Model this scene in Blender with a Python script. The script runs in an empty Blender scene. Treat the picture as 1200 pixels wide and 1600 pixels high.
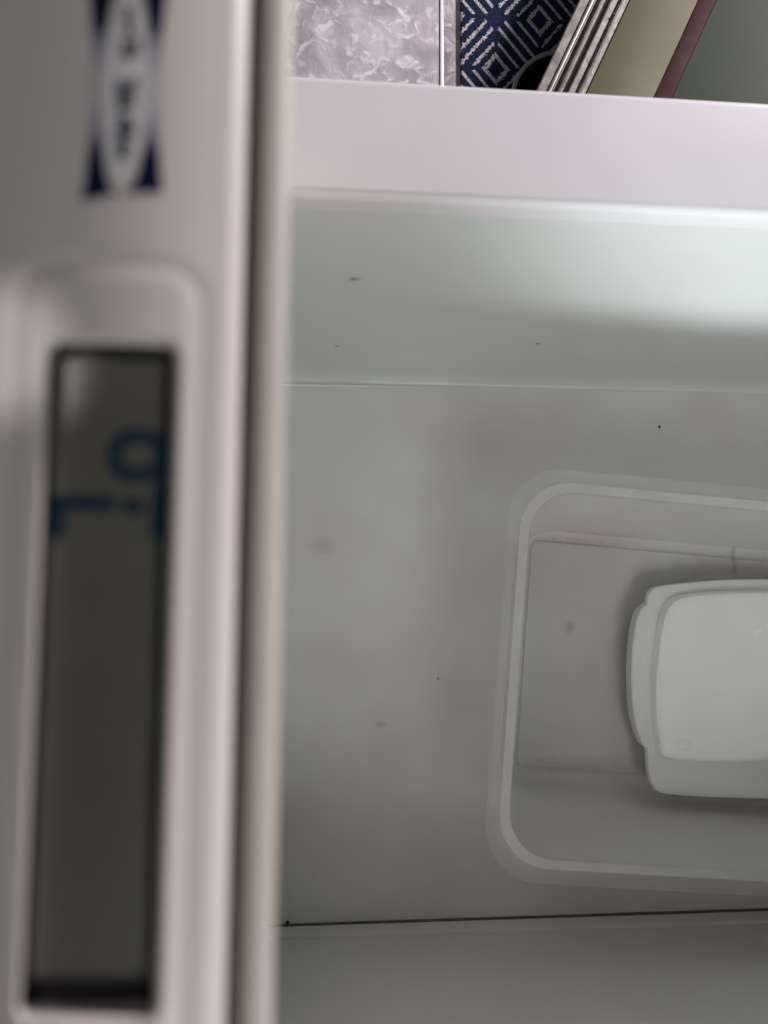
import bpy, bmesh, math, random
from mathutils import Vector, Matrix, noise

random.seed(7)
scene = bpy.context.scene
col = scene.collection

# ------------------------------------------------------------------ camera
F_PX = 1258.0                      # focal length in photo pixels (1200 x 1600)
CAM = Vector((0.0, 0.0, 1.30))
_down = Vector((-110, -100, -1258)).normalized()      # world -Z seen by the camera
_xax = Vector((14200, -170, -1258))
_zax = -_down
_xax = (_xax - _xax.dot(_zax) * _zax).normalized()
_yax = _zax.cross(_xax)
ROT = Matrix((_xax, _yax, _zax))                      # camera -> world
camd = bpy.data.cameras.new('camera')
cam = bpy.data.objects.new('camera', camd)
col.objects.link(cam)
cam.matrix_world = Matrix.Translation(CAM) @ ROT.to_4x4()
camd.sensor_fit = 'VERTICAL'
camd.sensor_height = 24.0
camd.lens = F_PX / 1600 * 24.0
camd.clip_start = 0.01
camd.clip_end = 100
camd.dof.use_dof = True
camd.dof.focus_distance = 1.12
camd.dof.aperture_fstop = 5.8
scene.camera = cam


def ray(px, py):
    return ROT @ Vector((px - 600.0, 800.0 - py, -F_PX))


def at(px, py, z):
    d = ray(px, py)
    t = (z - CAM.z) / d.z
    return CAM + d * t


# ------------------------------------------------------------------ light
world = bpy.data.worlds.new('World')
scene.world = world
world.use_nodes = True
bg = world.node_tree.nodes['Background']
bg.inputs[0].default_value = (0.96, 0.94, 1.0, 1)
bg.inputs[1].default_value = 0.055


def area(name, loc, target, size, power, colour, shape='DISK'):
    l = bpy.data.lights.new(name, 'AREA')
    l.shape = shape
    l.size = size
    l.energy = power
    l.color = colour
    o = bpy.data.objects.new(name, l)
    o.location = loc
    o.rotation_euler = (Vector(target) - Vector(loc)).to_track_quat('-Z', 'Y').to_euler()
    col.objects.link(o)
    return o


area('window_light', (0.80, -1.35, 2.40), (0.2, 0.1, 0.5), 1.1, 15.8, (0.97, 0.985, 1.0))
area('rim_fill', (2.0, 2.3, 1.38), (0.35, 0.5, 0.5), 0.3, 112, (1.0, 0.91, 0.97))  # added low fill, brightens the rim and the marble beyond
sl = bpy.data.lights.new('wall_patch_spot', 'SPOT')  # added spot, makes the bright patch on the inner wall
sl.energy = 138
sl.color = (0.88, 0.985, 1.0)
sl.spot_size = math.radians(30)
sl.spot_blend = 0.5
sl.shadow_soft_size = 0.11
so = bpy.data.objects.new('wall_patch_spot', sl)
so.location = (0.25, -1.60, 1.17)
so.rotation_euler = (Vector((0.60, 0.27, 0.84)) - so.location).to_track_quat('-Z', 'Y').to_euler()
col.objects.link(so)
# added narrow spot that throws a pale gleam onto the lid edge
gl = bpy.data.lights.new('gleam_spot', 'SPOT')
gl.energy = 11
gl.color = (1.0, 0.95, 0.93)
gl.spot_size = math.radians(1.15)
gl.spot_blend = 0.2
gl.use_square = True
gl.shadow_soft_size = 0.004
go = bpy.data.objects.new('gleam_spot', gl)
go.location = (-0.62, 0.22, 1.98)
go.rotation_euler = (at(62, 578, 1.175) - go.location).to_track_quat('-Z', 'Y').to_euler()
col.objects.link(go)
scene.view_settings.view_transform = 'Standard'
scene.view_settings.look = 'None'
scene.view_settings.exposure = 0.0
scene.view_settings.gamma = 1.0


# ------------------------------------------------------------------ materials
def mat(name, colour, rough=0.4, metal=0.0, mottling=0.0, scale=12.0, bump=0.0, bscale=60.0,
        spec=0.5, tint=None):
    m = bpy.data.materials.new(name)
    m.use_nodes = True
    nt = m.node_tree
    b = nt.nodes['Principled BSDF']
    b.inputs['Base Color'].default_value = (*colour, 1)
    b.inputs['Roughness'].default_value = rough
    b.inputs['Metallic'].default_value = metal
    b.inputs['Specular IOR Level'].default_value = spec
    tc = nt.nodes.new('ShaderNodeTexCoord')
    if mottling:
        n = nt.nodes.new('ShaderNodeTexNoise')
        n.inputs['Scale'].default_value = scale
        n.inputs['Detail'].default_value = 5
        nt.links.new(tc.outputs['Object'], n.inputs['Vector'])
        r = nt.nodes.new('ShaderNodeValToRGB')
        t = tint or tuple(c * (1 - mottling) for c in colour)
        r.color_ramp.elements[0].color = (*t, 1)
        r.color_ramp.elements[1].color = (*colour, 1)
        r.color_ramp.elements[0].position = 0.3
        r.color_ramp.elements[1].position = 0.65
        nt.links.new(n.outputs['Fac'], r.inputs['Fac'])
        nt.links.new(r.outputs['Color'], b.inputs['Base Color'])
        rr = nt.nodes.new('ShaderNodeMapRange')
        rr.inputs['To Min'].default_value = rough * 0.8
        rr.inputs['To Max'].default_value = min(1, rough * 1.3)
        nt.links.new(n.outputs['Fac'], rr.inputs['Value'])
        nt.links.new(rr.outputs['Result'], b.inputs['Roughness'])
    if bump:
        n2 = nt.nodes.new('ShaderNodeTexNoise')
        n2.inputs['Scale'].default_value = bscale
        n2.inputs['Detail'].default_value = 3
        nt.links.new(tc.outputs['Object'], n2.inputs['Vector'])
        bp = nt.nodes.new('ShaderNodeBump')
        bp.inputs['Strength'].default_value = bump
        bp.inputs['Distance'].default_value = 0.002
        nt.links.new(n2.outputs['Fac'], bp.inputs['Height'])
        nt.links.new(bp.outputs['Normal'], b.inputs['Normal'])
    return m


def add_stains(m, spots):
    """soft marks with a shape of their own: (world point, radius, colour, strength, stretch xyz)"""
    nt = m.node_tree
    b = nt.nodes['Principled BSDF']
    src = b.inputs['Base Color'].links[0].from_socket
    geo = nt.nodes.new('ShaderNodeNewGeometry')
    nz = nt.nodes.new('ShaderNodeTexNoise')
    nz.inputs['Scale'].default_value = 90
    nt.links.new(geo.outputs['Position'], nz.inputs['Vector'])
    for p, rad, c, s, st in spots:
        sub = nt.nodes.new('ShaderNodeVectorMath'); sub.operation = 'SUBTRACT'
        sub.inputs[1].default_value = p
        nt.links.new(geo.outputs['Position'], sub.inputs[0])
        div = nt.nodes.new('ShaderNodeVectorMath'); div.operation = 'DIVIDE'
        div.inputs[1].default_value = (rad * st[0], rad * st[1], rad * st[2])
        nt.links.new(sub.outputs[0], div.inputs[0])
        ln = nt.nodes.new('ShaderNodeVectorMath'); ln.operation = 'LENGTH'
        nt.links.new(div.outputs[0], ln.inputs[0])
        ad = nt.nodes.new('ShaderNodeMath'); ad.operation = 'ADD'
        nt.links.new(ln.outputs['Value'], ad.inputs[0])
        nt.links.new(nz.outputs['Fac'], ad.inputs[1])
        mr = nt.nodes.new('ShaderNodeMapRange')
        mr.interpolation_type = 'SMOOTHSTEP'
        mr.inputs['From Min'].default_value = 0.6
        mr.inputs['From Max'].default_value = 1.7
        mr.inputs['To Min'].default_value = s
        mr.inputs['To Max'].default_value = 0.0
        nt.links.new(ad.outputs[0], mr.inputs['Value'])
        mx = nt.nodes.new('ShaderNodeMix'); mx.data_type = 'RGBA'
        mx.inputs['B'].default_value = (*c, 1)
        nt.links.new(mr.outputs['Result'], mx.inputs['Factor'])
        nt.links.new(src, mx.inputs['A'])
        src = mx.outputs['Result']
    nt.links.new(src, b.inputs['Base Color'])


M = {}
M['liner'] = mat('liner_plastic', (0.71, 0.735, 0.715), 0.36, mottling=0.05, scale=5, bump=0.08, bscale=30, tint=(0.665, 0.675, 0.655))
M['liner_floor'] = mat('liner_floor_plastic', (0.715, 0.725, 0.71), 0.34, mottling=0.06, scale=8, bump=0.10, bscale=24, tint=(0.66, 0.635, 0.61))
M['beige'] = mat('beige_plastic', (0.67, 0.675, 0.60), 0.4, mottling=0.06, scale=8, bump=0.05, bscale=20)
M['rim'] = mat('rim_plastic', (0.79, 0.765, 0.785), 0.42, mottling=0.03, scale=9, bump=0.03, bscale=40)
M['shell'] = mat('painted_steel', (0.76, 0.74, 0.76), 0.35, mottling=0.03, scale=5)
M['fascia'] = mat('fascia_plastic', (0.77, 0.705, 0.665), 0.36, mottling=0.03, scale=20)
M['strip'] = mat('cream_strip', (0.68, 0.62, 0.53), 0.45, mottling=0.05, scale=40)
M['gasket'] = mat('brown_gasket', (0.075, 0.048, 0.034), 0.6, mottling=0.25, scale=60)
M['seam'] = mat('seam_shade', (0.16, 0.145, 0.115), 0.7, mottling=0.5, scale=70)  # shade of the skirting gap put into the colour
M['black'] = mat('black_plastic', (0.012, 0.012, 0.011), 0.5)
M['pane'] = mat('dark_window', (0.135, 0.130, 0.108), 0.32, mottling=0.12, scale=25)
M['digit'] = mat('teal_ink', (0.001, 0.030, 0.062), 0.5, spec=0.15)
M['oval'] = mat('logo_white', (0.83, 0.79, 0.79), 0.42)
M['letter'] = mat('logo_grey', (0.055, 0.055, 0.07), 0.45)
M['tub'] = mat('tub_plastic', (0.82, 0.82, 0.78), 0.3, mottling=0.08, scale=7, bump=0.06, bscale=22, tint=(0.76, 0.73, 0.67))
M['box'] = mat('box_plastic', (0.88, 0.90, 0.885), 0.36, mottling=0.03, scale=18, bump=0.10, bscale=22)
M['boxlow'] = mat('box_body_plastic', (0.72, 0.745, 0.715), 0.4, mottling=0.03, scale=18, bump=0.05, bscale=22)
M['seal'] = mat('sealant', (0.82, 0.84, 0.82), 0.25)
M['crumb'] = mat('crumb_dark', (0.03, 0.025, 0.02), 0.8)
M['alu'] = mat('aluminium', (0.28, 0.265, 0.245), 0.38, metal=1.0, mottling=0.2, scale=60, bump=0.06, bscale=200)
M['alu_dark'] = mat('dark_aluminium', (0.12, 0.105, 0.09), 0.4, metal=0.6, mottling=0.2, scale=80)
M['cream'] = mat('cream_laminate', (0.145, 0.135, 0.072), 0.6, mottling=0.1, scale=9, spec=0.2)
M['maroon'] = mat('maroon_trim', (0.050, 0.018, 0.019), 0.7, mottling=0.15, scale=30, spec=0.15)
M['sage'] = mat('sage_laminate', (0.052, 0.070, 0.040), 0.6, mottling=0.12, scale=7, spec=0.2)
M['steel'] = mat('grey_metal', (0.58, 0.52, 0.49), 0.5, metal=0.2, mottling=0.2, scale=50)
M['trim'] = mat('bright_trim', (0.88, 0.88, 0.88), 0.2, mottling=0.05, scale=80)
M['floor'] = mat('screed', (0.35, 0.33, 0.33), 0.6, mottling=0.15, scale=8)


def marble(name, glossy_bump):
    m = bpy.data.materials.new(name)
    m.use_nodes = True
    nt = m.node_tree
    b = nt.nodes['Principled BSDF']
    tc = nt.nodes.new('ShaderNodeTexCoord')
    n1 = nt.nodes.new('ShaderNodeTexNoise')
    n1.inputs['Scale'].default_value = 9
    n1.inputs['Detail'].default_value = 8
    n1.inputs['Distortion'].default_value = 1.6
    nt.links.new(tc.outputs['Object'], n1.inputs['Vector'])
    r = nt.nodes.new('ShaderNodeValToRGB')
    e = r.color_ramp.elements
    e[0].position = 0.33; e[0].color = (0.36, 0.34, 0.35, 1)
    e[1].position = 0.62; e[1].color = (0.60, 0.555, 0.58, 1)
    x = e.new(0.48); x.color = (0.47, 0.43, 0.445, 1)
    nt.links.new(n1.outputs['Fac'], r.inputs['Fac'])
    n3 = nt.nodes.new('ShaderNodeTexNoise')
    n3.inputs['Scale'].default_value = 42
    n3.inputs['Detail'].default_value = 9
    n3.inputs['Distortion'].default_value = 0.9
    nt.links.new(tc.outputs['Object'], n3.inputs['Vector'])
    r3 = nt.nodes.new('ShaderNodeValToRGB')
    r3.color_ramp.elements[0].position = 0.52
    r3.color_ramp.elements[1].position = 0.68
    r3.color_ramp.elements[1].color = (0.8, 0.8, 0.8, 1)
    nt.links.new(n3.outputs['Fac'], r3.inputs['Fac'])
    mx = nt.nodes.new('ShaderNodeMix'); mx.data_type = 'RGBA'
    mx.inputs['B'].default_value = (0.85, 0.83, 0.84, 1)
    nt.links.new(r3.outputs['Color'], mx.inputs['Factor'])
    nt.links.new(r.outputs['Color'], mx.inputs['A'])
    nt.links.new(mx.outputs['Result'], b.inputs['Base Color'])
    b.inputs['Roughness'].default_value = 0.2
    bp = nt.nodes.new('ShaderNodeBump')
    bp.inputs['Strength'].default_value = glossy_bump
    bp.inputs['Distance'].default_value = 0.004
    nt.links.new(n3.outputs['Fac'], bp.inputs['Height'])
    nt.links.new(bp.outputs['Normal'], b.inputs['Normal'])
    return m


M['marble'] = marble('marble', 0.5)
M['marble_edge'] = marble('marble_border', 0.9)


M['tub_rim'] = mat('tub_rim_plastic', (0.72, 0.735, 0.69), 0.25, mottling=0.05, scale=9)
M['tub_rim'].node_tree.nodes['Principled BSDF'].inputs['Alpha'].default_value = 0.12
tb_ = M['tub'].node_tree.nodes['Principled BSDF']
tb_.inputs['Alpha'].default_value = 0.42


# ------------------------------------------------------------------ mesh helpers
def obj(name, verts, faces, m, parent=None, smooth=True, angle=35):
    me = bpy.data.meshes.new(name)
    me.from_pydata([tuple(v) for v in verts], [], faces)
    bm = bmesh.new(); bm.from_mesh(me)
    bmesh.ops.recalc_face_normals(bm, faces=bm.faces[:])
    bm.to_mesh(me); bm.free()
    me.materials.append(m)
    if smooth:
        me.polygons.foreach_set('use_smooth', [True] * len(me.polygons))
        me.set_sharp_from_angle(angle=math.radians(angle))
    o = bpy.data.objects.new(name, me)
    col.objects.link(o)
    if parent:
        o.parent = parent
        o.matrix_parent_inverse = Matrix.Translation(-parent.location) if parent.type == 'EMPTY' else Matrix.Identity(4)
    return o


def tag(o, label=None, cat=None, group=None, kind=None):
    for k, v in (('label', label), ('category', cat), ('group', group), ('kind', kind)):
        if v:
            o[k] = v
    return o


def empty(name, loc, label, cat, group=None):
    o = bpy.data.objects.new(name, None)
    o.empty_display_size = 0.05
    o.location = loc
    col.objects.link(o)
    tag(o, label, cat, group)
    bpy.context.view_layer.update()
    return o


def loft(loops, cap0=False, cap1=False, close=True):
    n = len(loops[0])
    v = [p for l in loops for p in l]
    f = []
    for i in range(len(loops) - 1):
        for j in range(n if close else n - 1):
            k = (j + 1) % n
            f.append((i * n + j, i * n + k, (i + 1) * n + k, (i + 1) * n + j))
    if cap0:
        f.append(tuple(reversed(range(n))))
    if cap1:
        f.append(tuple((len(loops) - 1) * n + j for j in range(n)))
    return v, f


def rr(x0, x1, y0, y1, r, z, n=10):
    """rounded rectangle loop"""
    pts = []
    for cx, cy, a0 in ((x1 - r, y1 - r, 0), (x0 + r, y1 - r, 90), (x0 + r, y0 + r, 180), (x1 - r, y0 + r, 270)):
        for i in range(n + 1):
            a = math.radians(a0 + 90 * i / n)
            pts.append(Vector((cx + r * math.cos(a), cy + r * math.sin(a), z)))
    return pts


def box(x0, x1, y0, y1, z0, z1, bev=0.0):
    if not bev:
        v = [Vector((x, y, z)) for x in (x0, x1) for y in (y0, y1) for z in (z0, z1)]
        return v, [(0, 1, 3, 2), (4, 6, 7, 5), (0, 4, 5, 1), (2, 3, 7, 6), (0, 2, 6, 4), (1, 5, 7, 3)]
    b = bev
    loops = [rr(x0 + b, x1 - b, y0 + b, y1 - b, 1e-4, z0, 3), rr(x0, x1, y0, y1, b, z0 + b, 3),
             rr(x0, x1, y0, y1, b, z1 - b, 3), rr(x0 + b * .3, x1 - b * .3, y0 + b * .3, y1 - b * .3, b * .7, z1 - b * .3, 3),
             rr(x0 + b, x1 - b, y0 + b, y1 - b, 1e-4, z1, 3)]
    return loft(loops, True, True)


def xf(v, mtx):
    return [mtx @ p for p in v]


def catmull(pts, n=6, closed=False):
    out = []
    N = len(pts)
    rng = range(N if closed else N - 1)
    for i in rng:
        p1, p2 = pts[i], pts[(i + 1) % N]
        p0 = pts[i - 1] if (closed or i > 0) else p1
        p3 = pts[(i + 2) % N] if (closed or i + 2 < N) else p2
        for k in range(n):
            t = k / n
            out.append(0.5 * ((2 * p1) + (p2 - p0) * t + (2 * p0 - 5 * p1 + 4 * p2 - p3) * t * t
                              + (3 * p1 - p0 - 3 * p2 + p3) * t ** 3))
    if not closed:
        out.append(pts[-1])
    return out


def tube(pts, rad, n=8):
    loops = []
    for i, p in enumerate(pts):
        d = (pts[min(i + 1, len(pts) - 1)] - pts[max(i - 1, 0)]).normalized()
        u = d.cross(Vector((0, 0, 1)))
        if u.length < 1e-4:
            u = Vector((1, 0, 0))
        u.normalize()
        w = d.cross(u)
        r = rad if not callable(rad) else rad(i / (len(pts) - 1))
        loops.append([p + (u * math.cos(2 * math.pi * k / n) + w * math.sin(2 * math.pi * k / n)) * r for k in range(n)])
    return loft(loops, True, True)


def sstep(a, b, x):
    t = max(0.0, min(1.0, (x - a) / (b - a)))
    return t * t * (3 - 2 * t)


# ------------------------------------------------------------------ setting: the room floor
Z_RIM, Z_FLOOR, Z_LID = 0.75, 0.235, 1.18

fl = obj('floor', *box(-1.6, 1.9, -1.5, 2.2, -0.06, -0.012), M['floor'], smooth=False)
tag(fl, kind='structure')
xe = at(690, 70, 0).x                                     # bright line between tile and border
xr = at(719, 70, 0).x                                     # where the rug begins
g = 0.0012
for (x0, x1, y0, y1) in ((xe - 0.62, xe - 0.003, 0.45, 1.10), (xe - 0.62, xe - 0.003, -0.21, 0.45 - g),
                         (xe - 1.25, xe - 0.62 - g, 0.45, 1.10), (xe - 1.25, xe - 0.62 - g, -0.21, 0.45 - g),
                         (xe - 0.62, xe - 0.003, 1.10 + g, 1.75), (xe - 1.25, xe - 0.62 - g, 1.10 + g, 1.75)):
    obj('tile', *box(x0, x1, y0, y1, -0.013, 0.0, 0.0015), M['marble'], fl)
for y0, y1 in ((-0.21, 0.45 - g), (0.45, 1.10), (1.10 + g, 1.75)):
    obj('border_tile', *box(xe + 0.003, xr + 0.02, y0, y1, -0.013, 0.001, 0.0015), M['marble_edge'], fl)
obj('inlay_strip', *box(xe - 0.0028, xe + 0.0028, -0.21, 1.75, -0.013, 0.0022, 0.001), M['trim'], fl)


# ------------------------------------------------------------------ the chest freezer
WALL_Y1 = at(480, 300, Z_RIM).y                            # inner face under the near rim
OUT_Y1 = at(480, 122, Z_RIM).y
FLOOR_Y0 = at(480, 1443, Z_FLOOR).y
IX0, IX1 = -0.075, 0.78
IY0, IY1 = FLOOR_Y0 - .006, WALL_Y1
WT = OUT_Y1 - WALL_Y1
OX0, OX1, OY0, OY1 = IX0 - WT, IX1 + WT, IY0 - WT, OUT_Y1
print('freezer interior', IX0, IX1, IY0, IY1, 'wall', WT, 'floor seam px check', IY1)

fz = empty('chest_freezer', ((OX0 + OX1) / 2, (OY0 + OY1) / 2, 0.0),
           'open white chest freezer with its lid standing upright beside the pale interior', 'freezer')
# outer cabinet
v, f = loft([rr(OX0 + .004, OX1 - .004, OY0 + .004, OY1 - .004, .03, .03), rr(OX0, OX1, OY0, OY1, .032, .036),
             rr(OX0, OX1, OY0, OY1, .032, Z_RIM - .034)], True, False)
obj('cabinet', v, f, M['shell'], fz)
for sx in (0, 1):
    for sy in (0, 1):
        cx = OX0 + .07 if sx == 0 else OX1 - .07
        cy = OY0 + .07 if sy == 0 else OY1 - .07
        v, f = loft([rr(cx - r, cx + r, cy - r, cy + r, r * .99, z, 5) for r, z in ((.018, 0.0), (.02, .004), (.02, .034))], True, True)
        obj('foot', v, f, M['black'], fz)
# top rim: rounded profile swept round the opening
prof = []
ro, ri = 0.006, 0.0075
prof.append((-0.003, Z_RIM - 0.036))
for i in range(7):
    a = math.radians(180 - 90 * i / 6)
    prof.append((-0.003 + ro + ro * math.cos(a), Z_RIM - ro + ro * math.sin(a)))
prof.append((WT * 0.5, Z_RIM + 0.0006))
for i in range(9):
    a = math.radians(90 - 90 * i / 8)
    prof.append((WT - ri + 0.002 + ri * math.cos(a), Z_RIM - ri + ri * math.sin(a)))
prof.append((WT + 0.002, Z_RIM - 0.022))
prof.append((WT - 0.002, Z_RIM - 0.024))
loops = [rr(OX0 + d, OX1 - d, OY0 + d, OY1 - d, max(.034 - d * .1, .02), z, 8) for d, z in prof]
obj('top_rim', *loft(loops), M['rim'], fz)
# inner liner: walls with a soft fillet at the bottom on three sides
loops = []
rc = 0.035
for z in [Z_RIM - .018 - i * (Z_RIM - .018 - Z_FLOOR - .03) / 10 for i in range(11)]:
    loops.append(rr(IX0, IX1, IY0, IY1, rc, z, 10))
for i in range(1, 9):
    a = math.radians(90 * i / 8)
    d = .03 * (1 - math.cos(a))
    loops.append(rr(IX0 + d * .4, IX1 - d, IY0, IY1 - d * .35, rc, Z_FLOOR + .03 - .03 * math.sin(a), 10))
obj('liner', *loft(loops), M['liner'], fz)

# liner floor with a gentle, slightly uneven surface
nx, ny = 120, 120
vs, fs = [], []
for j in range(ny + 1):
    for i in range(nx + 1):
        x = IX0 - .005 + (IX1 - IX0 + .01) * i / nx
        y = IY0 - .005 + (IY1 - IY0 + .01) * j / ny
        p = Vector((x, y, 0))
        h = 0.0012 * noise.noise(p * 6.0) + 0.0005 * noise.noise(p * 17.0)
        vs.append(Vector((x, y, Z_FLOOR + h)))
for j in range(ny):
    for i in range(nx):
        a = j * (nx + 1) + i
        fs.append((a, a + 1, a + nx + 2, a + nx + 1))
obj('liner_floor', vs, fs, M['liner_floor'], fz)

# skirting and beige panel over the far end wall
y_s = IY0
v, f = box(IX0 + .002, IX1 - .002, y_s - .004, y_s + .006, Z_FLOOR + .004, Z_FLOOR + .034, .003)
obj('skirting', v, f, M['beige'], fz)
v, f = box(IX0 + .004, IX1 - .004, y_s - .004, y_s + .002, Z_FLOOR + .030, Z_RIM - .03, .0015)
obj('end_panel', v, f, M['beige'], fz)
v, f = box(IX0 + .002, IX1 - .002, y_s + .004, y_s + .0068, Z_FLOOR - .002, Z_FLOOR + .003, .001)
obj('seam_shade_strip', v, f, M['seam'], fz)  # added dark strip standing in for the shaded gap under the skirting
# thin bead of sealant along the near seam
pts = []
for k in range(24):
    px = 400 + k * 11
    q = at(px, 601 + (px - 450) * .016, Z_FLOOR + .002)
    pts.append(Vector((q.x, q.y, Z_FLOOR + .0015)))
obj('sealant_bead', *tube(pts, lambda t: 0.0018 * (1 - .85 * max(0, t - .55) / .45), 6), M['seal'], fz)

# ------------------------------------------------------------------ freezer lid (open, leaning a little forward)
LEAN = math.radians(13)
P0, P1 = at(457, 0, Z_LID), at(424, 1600, Z_LID)
ey = (P0 - P1).normalized()                                 # along the edge, upward in the picture
ex = Vector((ey.y, -ey.x, 0))                               # to the right, level
en = (Vector((0, 0, 1)) * math.cos(LEAN) + ex * math.sin(LEAN)).normalized()
ea = -(ey.cross(en)).normalized()                           # across the edge, to the left
LO = at(446, 800, Z_LID)
LM = Matrix((ea, ey, en)).transposed().to_4x4()
LM.translation = LO


def lidxy(px, py):
    d = ray(px, py)
    t = (LO - CAM).dot(en) / d.dot(en)
    q = CAM + d * t - LO
    return q.dot(ea), q.dot(ey)


LY0 = (OY0 - LO.y) + .0
LY1 = (OY1 - LO.y)
LID_LEN = 0.432
TH = 0.062
lid = obj('lid', *(lambda vf: (xf(vf[0], LM), vf[1]))(box(.0075, TH, LY0, LY1, -LID_LEN, -.012, .005)), M['shell'], fz)
lid['label'] = 'freezer lid standing open, seen along its edge'


def lpart(name, vf, m, smooth=True, angle=35):
    return obj(name, xf(vf[0], LM), vf[1], m, lid, smooth, angle)


S = (lidxy(455, 800)[0], lidxy(400, 800)[0], lidxy(383, 800)[0])
GA, GB = lidxy(396, 800)[0], lidxy(377, 800)[0]
print('lid a', S, lidxy(0, 800), lidxy(600, 0), lidxy(600, 1600))
lpart('inner_liner', box(0.0, GA, LY0 + .006, LY1 - .006, -LID_LEN + .01, -.0008, .0016), M['strip'])
lpart('gasket', box(GA - .0002, GB + .0005, LY0 + .004, LY1 - .004, -LID_LEN + .006, -.0028, .0006), M['gasket'])

# fascia along the lid edge, as a fine relief: rolled edges, shallow panel line, sunk window
wa = [lidxy(px, py) for px, py in ((62, 524), (276, 524), (247, 1606), (28, 1610))]
wa0 = (wa[0][0] + wa[3][0]) / 2; wa1 = (wa[1][0] + wa[2][0]) / 2
wy1 = (wa[0][1] + wa[1][1]) / 2; wy0 = (wa[2][1] + wa[3][1]) / 2
WCX, WCY, WHX, WHY = (wa0 + wa1) / 2, (wy0 + wy1) / 2, abs(wa0 - wa1) / 2, abs(wy1 - wy0) / 2
pa = lidxy(50, 405)
pb = lidxy(315, 415)
PHX = abs(pa[0] - pb[0]) / 2
PCX = (pa[0] + pb[0]) / 2 + .0012
PHY = WHY + abs(pa[1] - wy1)


def sdrr(x, y, cx, cy, hx, hy, r):
    qx, qy = abs(x - cx) - hx + r, abs(y - cy) - hy + r
    return math.hypot(max(qx, 0), max(qy, 0)) + min(max(qx, qy), 0) - r


A0, A1 = GB, TH + .001


def crown(a):
    e = A1 - a
    return -.028 * (1 - e / .050) ** 2 if e < .050 else 0.0


def fh(a, y):
    h = 0.0
    e = a - A0
    if e < .0035:
        h -= .0035 * (1 - math.sqrt(max(0, 1 - (1 - e / .0035) ** 2)))
    h += crown(a)
    d = sdrr(a, y, PCX, WCY, PHX, PHY, .004)
    h += .00012 * (1 - sstep(-.0012, .0012, d))             # panel stands a little proud
    h -= .0002 * math.exp(-(d - .0014) ** 2 / (2 * .0009 ** 2))
    d = sdrr(a, y, WCX, WCY, WHX, WHY, .0022)
    h -= .0045 * (1 - sstep(-.0005, .0003, d))
    return h


ys = []
y = LY0
while y < LY1:
    ys.append(y)
    fine = -.115 < y < .115
    y += .00055 if fine and (abs(abs(y - WCY) - WHY) < .004 or abs(abs(y - WCY) - PHY) < .004) else (.003 if fine else .02)
ys.append(LY1)
NA = 130
as_ = [A0 + (A1 - A0) * i / NA for i in range(NA + 1)]
vs = [Vector((a, yy, fh(a, yy))) for yy in ys for a in as_]
vs += [Vector((a, yy, -.016)) for yy in ys for a in (A0, A1)]
fs = []
n1 = NA + 1
for j in range(len(ys) - 1):
    for i in range(NA):
        k = j * n1 + i
        fs.append((k, k + 1, k + n1 + 1, k + n1))
    base = len(ys) * n1
    fs.append((j * n1, (j + 1) * n1, base + 2 * (j + 1), base + 2 * j))
    fs.append((j * n1 + NA, base + 2 * j + 1, base + 2 * (j + 1) + 1, (j + 1) * n1 + NA))
fa = lpart('fascia', (vs, fs), M['fascia'], True, 60)
fa.data.materials.append(M['black'])
inv = LM.inverted()
for p in fa.data.polygons:
    c = inv @ p.center
    if sdrr(c.x, c.y, WCX, WCY, WHX, WHY, .0022) < -.0001:
        p.material_index = 1
# window plate with its blue characters
PX0, PX1, PY0, PY1 = WCX - WHX + .0017, WCX + WHX - .0012, WCY - WHY + .0042, WCY + WHY - .0020
pv = [Vector((PX0 + (PX1 - PX0) * i / 14, PY0 + (PY1 - PY0) * j / 30, 0)) for j in range(31) for i in range(15)]
for p in pv:
    p.z = crown(p.x) - .0036
pf = [(j * 15 + i, j * 15 + i + 1, j * 15 + i + 16, j * 15 + i + 15) for j in range(30) for i in range(14)]
lpart('handle_window', (pv, pf), M['pane'])


def strokes(name, polys, width_px, m, zc):
    """flat printed strokes given as photo polylines on the lid edge"""
    V, Fc = [], []
    for pl in polys:
        pts = [Vector((*lidxy(*q), 0)) for q in pl]
        w = width_px * 9.54e-5 / 2
        L, Rr = [], []
        for i, p in enumerate(pts):
            d = (pts[min(i + 1, len(pts) - 1)] - pts[max(i - 1, 0)]).normalized()
            nrm = Vector((-d.y, d.x, 0))
            L.append(p + nrm * w); Rr.append(p - nrm * w)
        b = len(V)
        for p in L + Rr:
            V.append(Vector((p.x, p.y, zc + crown(p.x))))
        n = len(pts)
        for i in range(n - 1):
            Fc.append((b + i, b + i + 1, b + n + i + 1, b + n + i))
    return lpart(name, (V, Fc), m, False)


ov = [(216 + 37 * math.cos(t) * (abs(math.cos(t)) ** -.35 if abs(math.cos(t)) > .01 else 1),
       706 + 31 * math.sin(t) * (abs(math.sin(t)) ** -.35 if abs(math.sin(t)) > .01 else 1)) for t in [2 * math.pi * k / 40 for k in range(41)]]
strokes('blue_character', [ov], 18, M['digit'], -.0034)
strokes('blue_character', [[(86, 766), (83, 838)], [(76, 778), (130, 780), (178, 783)], [(192, 786), (226, 790)]], 19, M['digit'], -.0034)
strokes('blue_character', [[(249, 752), (248, 790), (245, 840)]], 14, M['digit'], -.0034)

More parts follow.
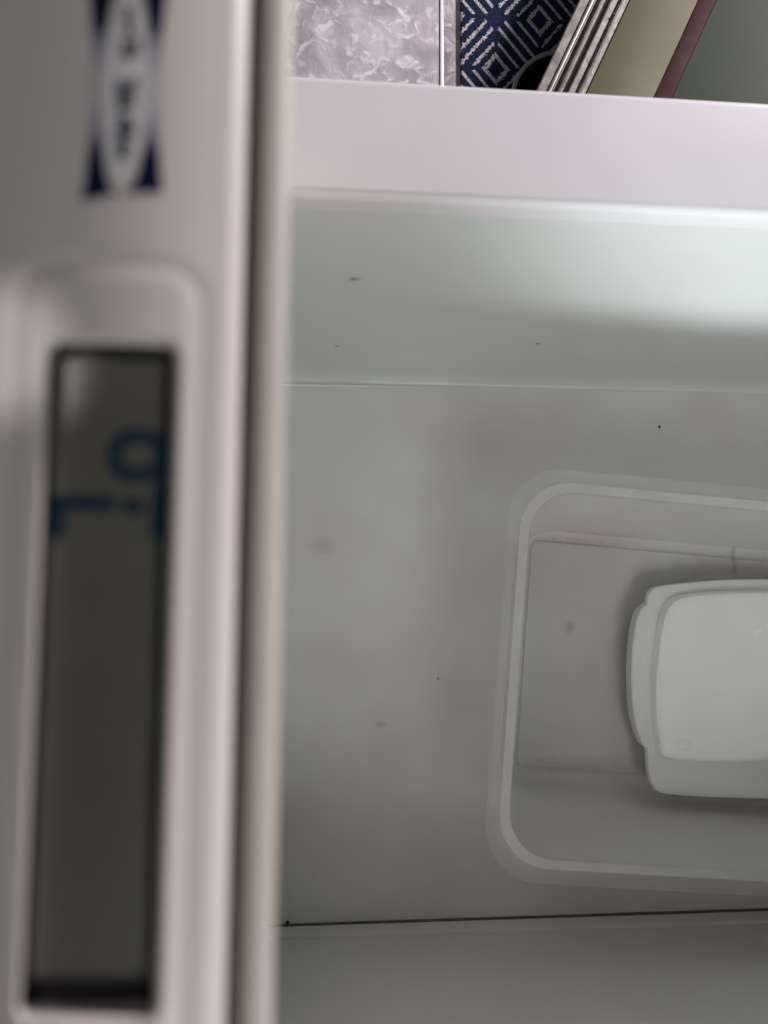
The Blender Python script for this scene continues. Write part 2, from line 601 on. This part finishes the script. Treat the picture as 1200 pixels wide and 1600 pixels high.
# printed emblem: blue wedges fading towards the middle, white oval, grey lettering
ink = bpy.data.materials.new('emblem_blue')
ink.use_nodes = True
nt = ink.node_tree
b = nt.nodes['Principled BSDF']
b.inputs['Roughness'].default_value = 0.3
ec = LM @ Vector((*lidxy(196, 128), 0))
geo = nt.nodes.new('ShaderNodeNewGeometry')
sub = nt.nodes.new('ShaderNodeVectorMath'); sub.operation = 'SUBTRACT'; sub.inputs[1].default_value = ec
dot = nt.nodes.new('ShaderNodeVectorMath'); dot.operation = 'DOT_PRODUCT'; dot.inputs[1].default_value = ey
ab = nt.nodes.new('ShaderNodeMath'); ab.operation = 'ABSOLUTE'
ramp = nt.nodes.new('ShaderNodeValToRGB')
mr = nt.nodes.new('ShaderNodeMapRange'); mr.inputs['From Max'].default_value = 0.0166
e = ramp.color_ramp.elements
e[0].position = 0.10; e[0].color = (0.58, 0.54, 0.56, 1)
e[1].position = 0.58; e[1].color = (0.002, 0.003, 0.040, 1)
k = e.new(0.42); k.color = (0.28, 0.27, 0.33, 1)
nt.links.new(geo.outputs['Position'], sub.inputs[0]); nt.links.new(sub.outputs[0], dot.inputs[0])
nt.links.new(dot.outputs['Value'], ab.inputs[0]); nt.links.new(ab.outputs[0], mr.inputs['Value'])
nt.links.new(mr.outputs['Result'], ramp.inputs['Fac']); nt.links.new(ramp.outputs['Color'], b.inputs['Base Color'])


def flat(name, px_pts, m, zc):
    pts = [Vector((*lidxy(*q), zc)) for q in px_pts]
    c = sum(pts, Vector()) / len(pts)
    for p in pts + [c]:
        p.z = zc + crown(p.x)
    return lpart(name, ([c] + pts, [(0, i + 1, (i + 1) % len(pts) + 1) for i in range(len(pts))]), m, False)


def emblem_side(sgn, end):
    out = []
    for k in range(15):                                     # outer, slightly waisted edge
        t = k / 14
        out.append((196 + sgn * (53 + 12 * t * t) - (6 * t if end > 0 else -6 * t), 128 + end * 172 * t))
    for k in range(15):                                     # inner edge follows the oval
        t = 1 - k / 14
        w = 34 * math.sqrt(max(0, 1 - t * t)) + 4
        out.append((196 + sgn * w - (6 * t if end > 0 else -6 * t), 128 + end * 172 * t + (0 if t < .97 else -end * 6)))
    V = [Vector((*lidxy(*q), .00018)) for q in out]
    for p in V:
        p.z += crown(p.x)
    n = 15
    return lpart('emblem_wedge', (V, [(i, i + 1, 2 * n - 2 - i, 2 * n - 1 - i) for i in range(n - 1)]), ink, False)


for sgn in (-1, 1):
    for end in (-1, 1):
        emblem_side(sgn, end)
flat('emblem_oval', [(196 + 37 * math.cos(t) - .03 * 150 * math.sin(t), 128 + 150 * math.sin(t)) for t in [2 * math.pi * k / 48 for k in range(48)]], M['oval'], .00026)
for (cy_, h, w, cx_, hook) in ((12, 26, 10, 204, 0), (38, 14, 10, 206, 0), (66, 26, 19, 204, 1), (126, 22, 26, 198, 1), (150, 20, 24, 199, 0),
                         (178, 14, 16, 197, 0), (196, 16, 20, 197, 1), (216, 16, 16, 195, 0), (234, 12, 13, 195, 0)):
    x0, x1, y0, y1 = cx_ - w / 2, cx_ + w / 2, cy_ - h / 2, cy_ + h / 2
    pl = [[(x0, y0), (x0, y1)], [(x0, y1), (x1, y1)], [(x0, (y0 + y1) / 2), (x1, (y0 + y1) / 2)]]
    if hook:
        pl.append([(x1, y0), (x1, y1)])
    strokes('emblem_letter', pl, 9, M['letter'], .00034)

# two hinges joining lid and back rim
foot_l = LM @ Vector((TH * .6, 0, -LID_LEN))
for yy in (IY0 + .12, IY1 - .12):
    hx = foot_l.x
    v, f = box(OX0 - .012, hx + .02, yy - .03, yy + .03, Z_RIM - .08, Z_RIM + .03, .004)
    obj('hinge', v, f, M['steel'], fz)

# ------------------------------------------------------------------ plastic tub standing in the freezer
Z_TR = 0.41                                                 # tub rim height
Z_TB = Z_FLOOR + .0012
tl, bl = at(800, 723, Z_TR), at(772, 1380, Z_TR)
tr_ = at(1200, 776, Z_TR)
ang = math.atan2(tr_.y - at(860, 738, Z_TR).y, tr_.x - at(860, 738, Z_TR).x)
ang *= 0.85
tub_h = (tl - bl).length
tub_w = 0.545
axx = Vector((math.cos(ang), math.sin(ang), 0)); axy = Vector((-math.sin(ang), math.cos(ang), 0))
bl_fix = tl - axy * tub_h
tc_ = bl_fix + axx * tub_w / 2 + axy * tub_h / 2
TM = Matrix.Translation(Vector((tc_.x, tc_.y, 0))) @ Matrix.Rotation(ang, 4, 'Z')
print('tub angle', math.degrees(ang), 'h', tub_h, tc_, [TM @ Vector((sx * tub_w / 2, sy * tub_h / 2, 0)) for sx in (-1, 1) for sy in (-1, 1)])
HW, HH = tub_w / 2, tub_h / 2
tub = empty('plastic_tub', (tc_.x, tc_.y, Z_TB), 'pale deep plastic tub with rolled rounded rim on the freezer floor', 'tub')
TAP = 0.030                                                 # inward lean of the walls


def trr(ins, z, r):
    return xf(rr(-HW + ins, HW - ins, -HH + ins, HH - ins, r, z, 10), TM)


loops = []
for ins, z, r in ((.022 + TAP + .006, Z_TB, .045), (.022 + TAP, Z_TB + .006, .05), (.022, Z_TR - .012, .058),
                  (.016, Z_TR - .006, .058), (.026, Z_TR - .005, .054), (.0265, Z_TR - .014, .054),
                  (.026 + TAP, Z_TB + .014, .046), (.026 + TAP + .004, Z_TB + .007, .044), (.026 + TAP + .012, Z_TB + .0045, .04)):
    loops.append(trr(ins, z, r))
v, f = loft(loops, True, True)
obj('body', v, f, M['tub'], tub)
# rolled rim: two beads with a shallow valley
loops = []
for ins, dz in ((.004, -.014), (0.0, -.008), (.0005, -.003), (.003, 0), (.006, -.001), (.010, -.0035), (.017, -.0035), (.021, -.001),
                (.024, 0.0), (.027, -.002), (.028, -.008), (.0262, -.014), (.014, -.016)):
    loops.append(trr(ins, Z_TR + dz, max(.064 - ins * .5, .03)))
loops.append(loops[0])
obj('rim', *loft(loops), M['tub_rim'], tub)
# moulded steps in the base
ba, bb = at(832, 835, Z_TB + .006), at(805, 1195, Z_TB + .006)
bc_ = TM.inverted() @ ba; bd_ = TM.inverted() @ bb
obj('base_panel', *(lambda vf: (xf(vf[0], TM), vf[1]))(loft([rr(max(bc_.x, -HW + .07), HW - .075, bd_.y, min(bc_.y, HH - .075), r, z, 6)
    for r, z in ((.012, Z_TB + .003), (.011, Z_TB + .0072))] + [rr(max(bc_.x, -HW + .07) + .004, HW - .079, bd_.y + .004, min(bc_.y, HH - .075) - .004, .009, Z_TB + .0086, 6)], True, True)), M['tub'], tub)

# ------------------------------------------------------------------ white lidded box in the tub
Z_B0 = Z_TB + .0084
Z_BL = Z_B0 + .038


def outline(pts, z, xc, smooth=6):
    w = [at(px, py, z) for px, py in pts]
    w = catmull(w, smooth)
    mir = [Vector((w[0].x + .002 + (w[0].x - p.x) * .5, p.y, p.z)) for p in reversed(w)]
    return w + mir


XC = at(1205, 1080, Z_BL).x + .045
body_px = [(1200, 905), (1130, 906), (1070, 911), (1030, 916), (1018, 922), (1012, 934), (1010, 960), (1008, 1050), (1010, 1150), (1012, 1190), (1015, 1215), (1022, 1230), (1036, 1240), (1100, 1246), (1200, 1249)]
dome_px = [(1200, 926), (1140, 927), (1090, 931), (1062, 937), (1047, 950), (1038, 975), (1031, 1020), (1027, 1065), (1027, 1110), (1031, 1150), (1036, 1178), (1048, 1185), (1075, 1189), (1130, 1191), (1200, 1188)]
flap_px = [(1024, 935), (1012, 943), (1000, 954), (993, 975), (988, 1010), (986, 1050), (987, 1090), (991, 1125), (998, 1150), (1006, 1166), (1020, 1176), (1026, 1176)]
O = outline(body_px, Z_BL, XC)
D = outline(dome_px, Z_BL + .014, XC)
cx_b = (max(p.x for p in O) + min(p.x for p in O)) / 2; cy_b = sum((p.y for p in O)) / len(O)


def sc(loop, s, z):
    hx = max(p.x for p in loop) - cx_b
    hy = (max(p.y for p in loop) - min(p.y for p in loop)) / 2
    return [Vector((cx_b + (p.x - cx_b) * (1 - s / hx), cy_b + (p.y - cy_b) * (1 - s / hy), z)) for p in loop]


bx = empty('storage_box', (cx_b, cy_b, Z_B0), 'white plastic lidded box with raised centre lying in the tub', 'box')
obj('body', *loft([sc(O, .030, Z_B0), sc(O, .026, Z_B0 + .003), sc(O, .010, Z_BL - .010), sc(O, .003, Z_BL - .007)], True, True), M['boxlow'], bx)
blid = obj('lid', *loft([sc(O, .002, Z_BL - .012), sc(O, 0, Z_BL - .009), sc(O, 0, Z_BL - .003), sc(O, .001, Z_BL - .0008), sc(O, .003, Z_BL)], True, True), M['boxlow'], bx)
loops = [sc(D, -.003, Z_BL - .001), sc(D, -.002, Z_BL + .006), sc(D, 0, Z_BL + .012), sc(D, .003, Z_BL + .0142), sc(D, .008, Z_BL + .0150)]
for s_ in (.03, .06, .09):
    loops.append(sc(D, s_, Z_BL + .0150 + .0012 * s_ / .09))
dm = obj('raised_centre', *loft(loops, True, True), M['box'], blid)
for px, py in ((1068, 1163), (1186, 985), (1130, 1075)):
    p = at(px, py, Z_BL + .0150)
    lp = []
    for k in range(6):
        a = math.pi / 2 * k / 5
        lp.append([p + Vector((.013 * math.cos(a) * math.cos(t) + .0002, .009 * math.cos(a) * math.sin(t), -.0012 + .0030 * math.sin(a))) for t in [2 * math.pi * q / 20 for q in range(20)]])
    obj('nub', *loft(lp, True, False), M['box'], blid)
fp = catmull([at(px, py, Z_BL - .003) for px, py in flap_px], 5)
top = [p + Vector((0, 0, .0005)) for p in fp]
lo = [p + Vector((.002, 0, -.022)) for p in fp]
mid = [p + Vector((0, 0, -.003)) for p in fp]
inn = [p + (Vector((cx_b, cy_b, p.z)) - p) * .012 + Vector((0, 0, .0022)) for p in fp]
obj('snap_flap', *loft([lo, mid, top, inn], True, True, True), M['boxlow'], blid)

# ------------------------------------------------------------------ crumbs and marks
def crumb(px, py, z, r, label):
    p = at(px, py, z)
    bm = bmesh.new()
    bmesh.ops.create_icosphere(bm, subdivisions=2, radius=r)
    for vv in bm.verts:
        vv.co *= 1 + .5 * noise.noise(vv.co * 900 + Vector((px, py, 0)))
        vv.co.z *= .6
    zmin = min(vv.co.z for vv in bm.verts)
    me = bpy.data.meshes.new('crumb'); bm.to_mesh(me); bm.free()
    me.materials.append(M['crumb'])
    o = bpy.data.objects.new('crumb', me)
    o.location = (p.x, p.y, z - zmin - .0003)
    col.objects.link(o)
    tag(o, label, 'crumb', 'dark crumbs in the freezer')


crumb(1030, 667, Z_FLOOR + .0008, .0018, 'tiny dark crumb on the bare freezer floor beside the tub')
crumb(1148, 836, Z_TB + .0084, .0020, 'tiny dark crumb inside the tub beside the lidded box')
crumb(449, 1441, Z_FLOOR + .0008, .0026, 'tiny black crumb in the seam beside the freezer lid')


def wallpt(px, py):
    d = ray(px, py)
    t = (IY1 - CAM.y) / d.y
    return CAM + d * t


for px, py in ((450, 603), (800, 600), (1200, 640), (553, 436), (840, 537)):
    print('wall', px, py, wallpt(px, py))
w1, w2, w3 = wallpt(553, 436), wallpt(527, 541), wallpt(840, 537)
add_stains(M['liner'], [(w1, .0075, (.22, .20, .18), .8, (1, 1, .8)), (w2, .0042, (.12, .11, .10), .9, (1, 1, 1)), (w3, .0045, (.10, .09, .08), .9, (1, 1, .9))])
s1, s2, s3 = at(503, 853, Z_FLOOR), at(595, 1132, Z_FLOOR), at(685, 1060, Z_FLOOR)
add_stains(M['liner_floor'], [(s1, .018, (.55, .46, .39), .5, (1.1, .8, 1)), (s2, .009, (.35, .34, .32), .6, (1, .5, 1)), (s3, .003, (.2, .2, .18), .8, (1, 1, 1))])
t1, t2, t3 = at(890, 980, Z_TB + .008), at(1148, 819, Z_TB + .008), at(900, 1195, Z_TB + .006)
add_stains(M['tub'], [(t1, .009, (.34, .34, .33), .5, (.9, 1.2, 1)), (t3, .03, (.58, .50, .38), .5, (4, .45, 1)),
                      (at(930, 840, Z_TB + .007), .03, (.58, .44, .38), .5, (3.4, .5, 1)), (at(1146, 870, Z_TB + .007), .006, (.3, .28, .22), .6, (.8, 6, 1))])

# ------------------------------------------------------------------ things on the floor beyond the freezer
# patterned rug
rug_m = bpy.data.materials.new('rug_weave')
rug_m.use_nodes = True
nt = rug_m.node_tree
b = nt.nodes['Principled BSDF']
b.inputs['Roughness'].default_value = 0.95
b.inputs['Specular IOR Level'].default_value = 0.1
ZR = 0.009
c0 = at(775, 108, ZR)
c1 = at(843, 32, ZR)
DX, DY = abs(c1.x - c0.x), abs(c1.y - c0.y)


def N(op, a, bb=None):
    n = nt.nodes.new('ShaderNodeMath'); n.operation = op
    for i, s in enumerate((a, bb)):
        if s is None:
            continue
        if isinstance(s, (int, float)):
            n.inputs[i].default_value = s
        else:
            nt.links.new(s, n.inputs[i])
    return n.outputs[0]


geo = nt.nodes.new('ShaderNodeNewGeometry')
wn = nt.nodes.new('ShaderNodeTexNoise'); wn.inputs['Scale'].default_value = 260; wn.inputs['Detail'].default_value = 2
nt.links.new(geo.outputs['Position'], wn.inputs['Vector'])
sx = nt.nodes.new('ShaderNodeSeparateXYZ')
nt.links.new(geo.outputs['Position'], sx.inputs[0])
jit = N('MULTIPLY', N('SUBTRACT', wn.outputs['Fac'], 0.5), 0.10)
u = N('ADD', N('DIVIDE', N('SUBTRACT', sx.outputs['X'], c0.x), DX), jit)
w = N('SUBTRACT', N('DIVIDE', N('SUBTRACT', sx.outputs['Y'], c0.y), DY), jit)
p = N('MULTIPLY', N('ADD', u, w), 0.5)
q = N('MULTIPLY', N('SUBTRACT', u, w), 0.5)
fp_ = N('ABSOLUTE', N('SUBTRACT', N('FRACT', N('ADD', p, 0.5)), 0.5))
fq_ = N('ABSOLUTE', N('SUBTRACT', N('FRACT', N('ADD', q, 0.5)), 0.5))
mm = N('MULTIPLY', N('MAXIMUM', fp_, fq_), 2.0)             # 0 centre .. 1 border
mn = N('MULTIPLY', N('MINIMUM', fp_, fq_), 2.0)


def band(c, hw):
    return N('LESS_THAN', N('ABSOLUTE', N('SUBTRACT', mm, c)), hw)


ring1 = band(0.26, 0.055)
gap1 = N('LESS_THAN', N('SUBTRACT', mm, mn), 0.5)
ring2 = N('MULTIPLY', band(0.55, 0.040), N('GREATER_THAN', N('SUBTRACT', mm, mn), 0.09))
ring3 = N('MULTIPLY', band(0.86, 0.045), N('LESS_THAN', mn, 0.72))
s = N('MINIMUM', N('ADD', N('ADD', ring1, ring2), ring3), 1.0)
fib = nt.nodes.new('ShaderNodeTexNoise'); fib.inputs['Scale'].default_value = 420; fib.inputs['Detail'].default_value = 2
nt.links.new(geo.outputs['Position'], fib.inputs['Vector'])
s = N('MULTIPLY', s, N('GREATER_THAN', fib.outputs['Fac'], 0.40))
nv = nt.nodes.new('ShaderNodeValToRGB')
nv.color_ramp.elements[0].position = 0.35; nv.color_ramp.elements[0].color = (0.007, 0.010, 0.030, 1)
nv.color_ramp.elements[1].position = 0.7; nv.color_ramp.elements[1].color = (0.035, 0.050, 0.115, 1)
nt.links.new(fib.outputs['Fac'], nv.inputs['Fac'])
mx = nt.nodes.new('ShaderNodeMix'); mx.data_type = 'RGBA'
mx.inputs['B'].default_value = (0.66, 0.63, 0.64, 1)
nt.links.new(s, mx.inputs['Factor']); nt.links.new(nv.outputs['Color'], mx.inputs['A'])
nt.links.new(mx.outputs['Result'], b.inputs['Base Color'])
bp = nt.nodes.new('ShaderNodeBump'); bp.inputs['Strength'].default_value = 0.8; bp.inputs['Distance'].default_value = 0.002
nt.links.new(fib.outputs['Fac'], bp.inputs['Height']); nt.links.new(bp.outputs['Normal'], b.inputs['Normal'])
rug = obj('rug', *box(xr, 1.55, 0.50, 1.70, -0.012, ZR, .003), rug_m)
tag(rug, 'navy blue woven rug with off-white diamond pattern', 'rug')

# low table with aluminium edge rails, cream and sage top and maroon trim
ZT = 0.150
e0, e1 = at(836, 145, ZT), at(905, 0, ZT)
td = (e1 - e0).normalized()                                 # along the rails
tn = Vector((td.y, -td.x, 0))                               # towards the table's middle


def tpx(px, py):
    return (at(px, py, ZT) - e0).dot(tn)


widths = [tpx(836, 145), tpx(884, 145), tpx(916, 146), tpx(1022, 152), tpx(1050, 153)]
print('table bands', widths)
t0 = (0.385 - e0.y) / td.y + .06
t1_ = t0 + 0.95
TBM = Matrix((tn, td, Vector((0, 0, 1)))).transposed().to_4x4()
TBM.translation = Vector((e0.x, e0.y, 0))
tb = empty('low_table', TBM @ Vector((.3, (t0 + t1_) / 2, ZR - .001)), 'low table with aluminium edge rails, cream border, maroon stripe and grey-green top', 'table')


def tpart(name, vf, m):
    return obj(name, xf(vf[0], TBM), vf[1], m, tb)


TW = 0.62
W0, W1, W2, W3, W4 = widths
W0 = 0.0


def rail(name, x0, x1, zt, ridges):
    prof = [(x0, zt - .03), (x0, zt - .004), (x0 + .002, zt - .0015)]
    for rx, rh in ridges:
        prof += [(rx - .004, zt - .0015), (rx - .0025, zt + rh * .7), (rx, zt + rh), (rx + .0025, zt + rh * .7), (rx + .004, zt - .0015)]
    prof += [(x1 - .0015, zt - .0015), (x1, zt - .004), (x1, zt - .03)]
    loops = [[Vector((a, tt, z)) for a, z in prof] for tt in (t0, t0 + .45, t1_)]
    return tpart(name, loft(loops, True, True), M['alu'])


m1 = W1 - .004
rail('edge_rail', W0, m1, ZT + .004, [(W0 + m1 * .48, .002), (m1 - .008, .006)])
rail('edge_rail', W1 + .002, W2, ZT + .001, [(W1 + (W2 - W1) * .62, .005)])
tpart('under_frame', box(.004, TW - .004, t0 + .004, t1_ - .004, ZT - .036, ZT - .012), M['alu_dark'])
for k, (x, t) in enumerate([(W0 + m1 * .8, t0 + .30), (W0 + m1 * .75, t0 + .36), (W1 + (W2 - W1) * .4, t0 + .34), (W1 + (W2 - W1) * .55, t0 + .50)]):
    v, f = loft([[Vector((x + r * math.cos(2 * math.pi * i / 10), t + r * math.sin(2 * math.pi * i / 10), z)) for i in range(10)] for r, z in ((.0022, ZT - .01), (.0022, ZT + .0042), (.0010, ZT + .0052))], True, True)
    tpart('rivet', (v, f), M['alu_dark'])
tpart('border_panel', box(W2 + .0005, W3 - .0003, t0 + .002, t1_ - .002, ZT - .013, ZT - .001, .001), M['cream'])
tpart('trim_strip', box(W3, W4, t0 + .002, t1_ - .002, ZT - .013, ZT + .001, .0015), M['maroon'])
tpart('top_panel', box(W4 + .0003, TW, t0 + .002, t1_ - .002, ZT - .013, ZT - .001, .001), M['sage'])
for a in (.03, TW - .03):
    for t in (t0 + .04, t1_ - .04):
        tpart('leg', box(a - .014, a + .014, t - .014, t + .014, ZR - .001 if (TBM @ Vector((a, t, 0))).y > .5 else 0, ZT - .034, .002), M['alu'])

# small round pan on the rug, half under the table
pc = at(884, 158, .05)
pr = (at(884, 158, .05) - at(800, 140, .05)).length
print('pan', pc, pr)
pan = empty('round_pan', (pc.x, pc.y, ZR - .001), 'round dark pan with grey rim on the rug, half under the table', 'pan')
NP = 56


def circ(r, z):
    return [Vector((pc.x + r * math.cos(2 * math.pi * i / NP), pc.y + r * math.sin(2 * math.pi * i / NP), z)) for i in range(NP)]


obj('body', *loft([circ(pr * .80, ZR - .0015), circ(pr * .84, ZR + .001), circ(pr * .955, .046), circ(pr * .94, .046), circ(pr * .82, ZR + .005), circ(pr * .78, ZR + .003)], True, True), M['black'], pan)
obj('rim', *loft([circ(pr * .93, .044), circ(pr, .044), circ(pr * 1.004, .047), circ(pr * .985, .050), circ(pr * .945, .050), circ(pr * .925, .048), circ(pr * .93, .044)]), M['steel'], pan)
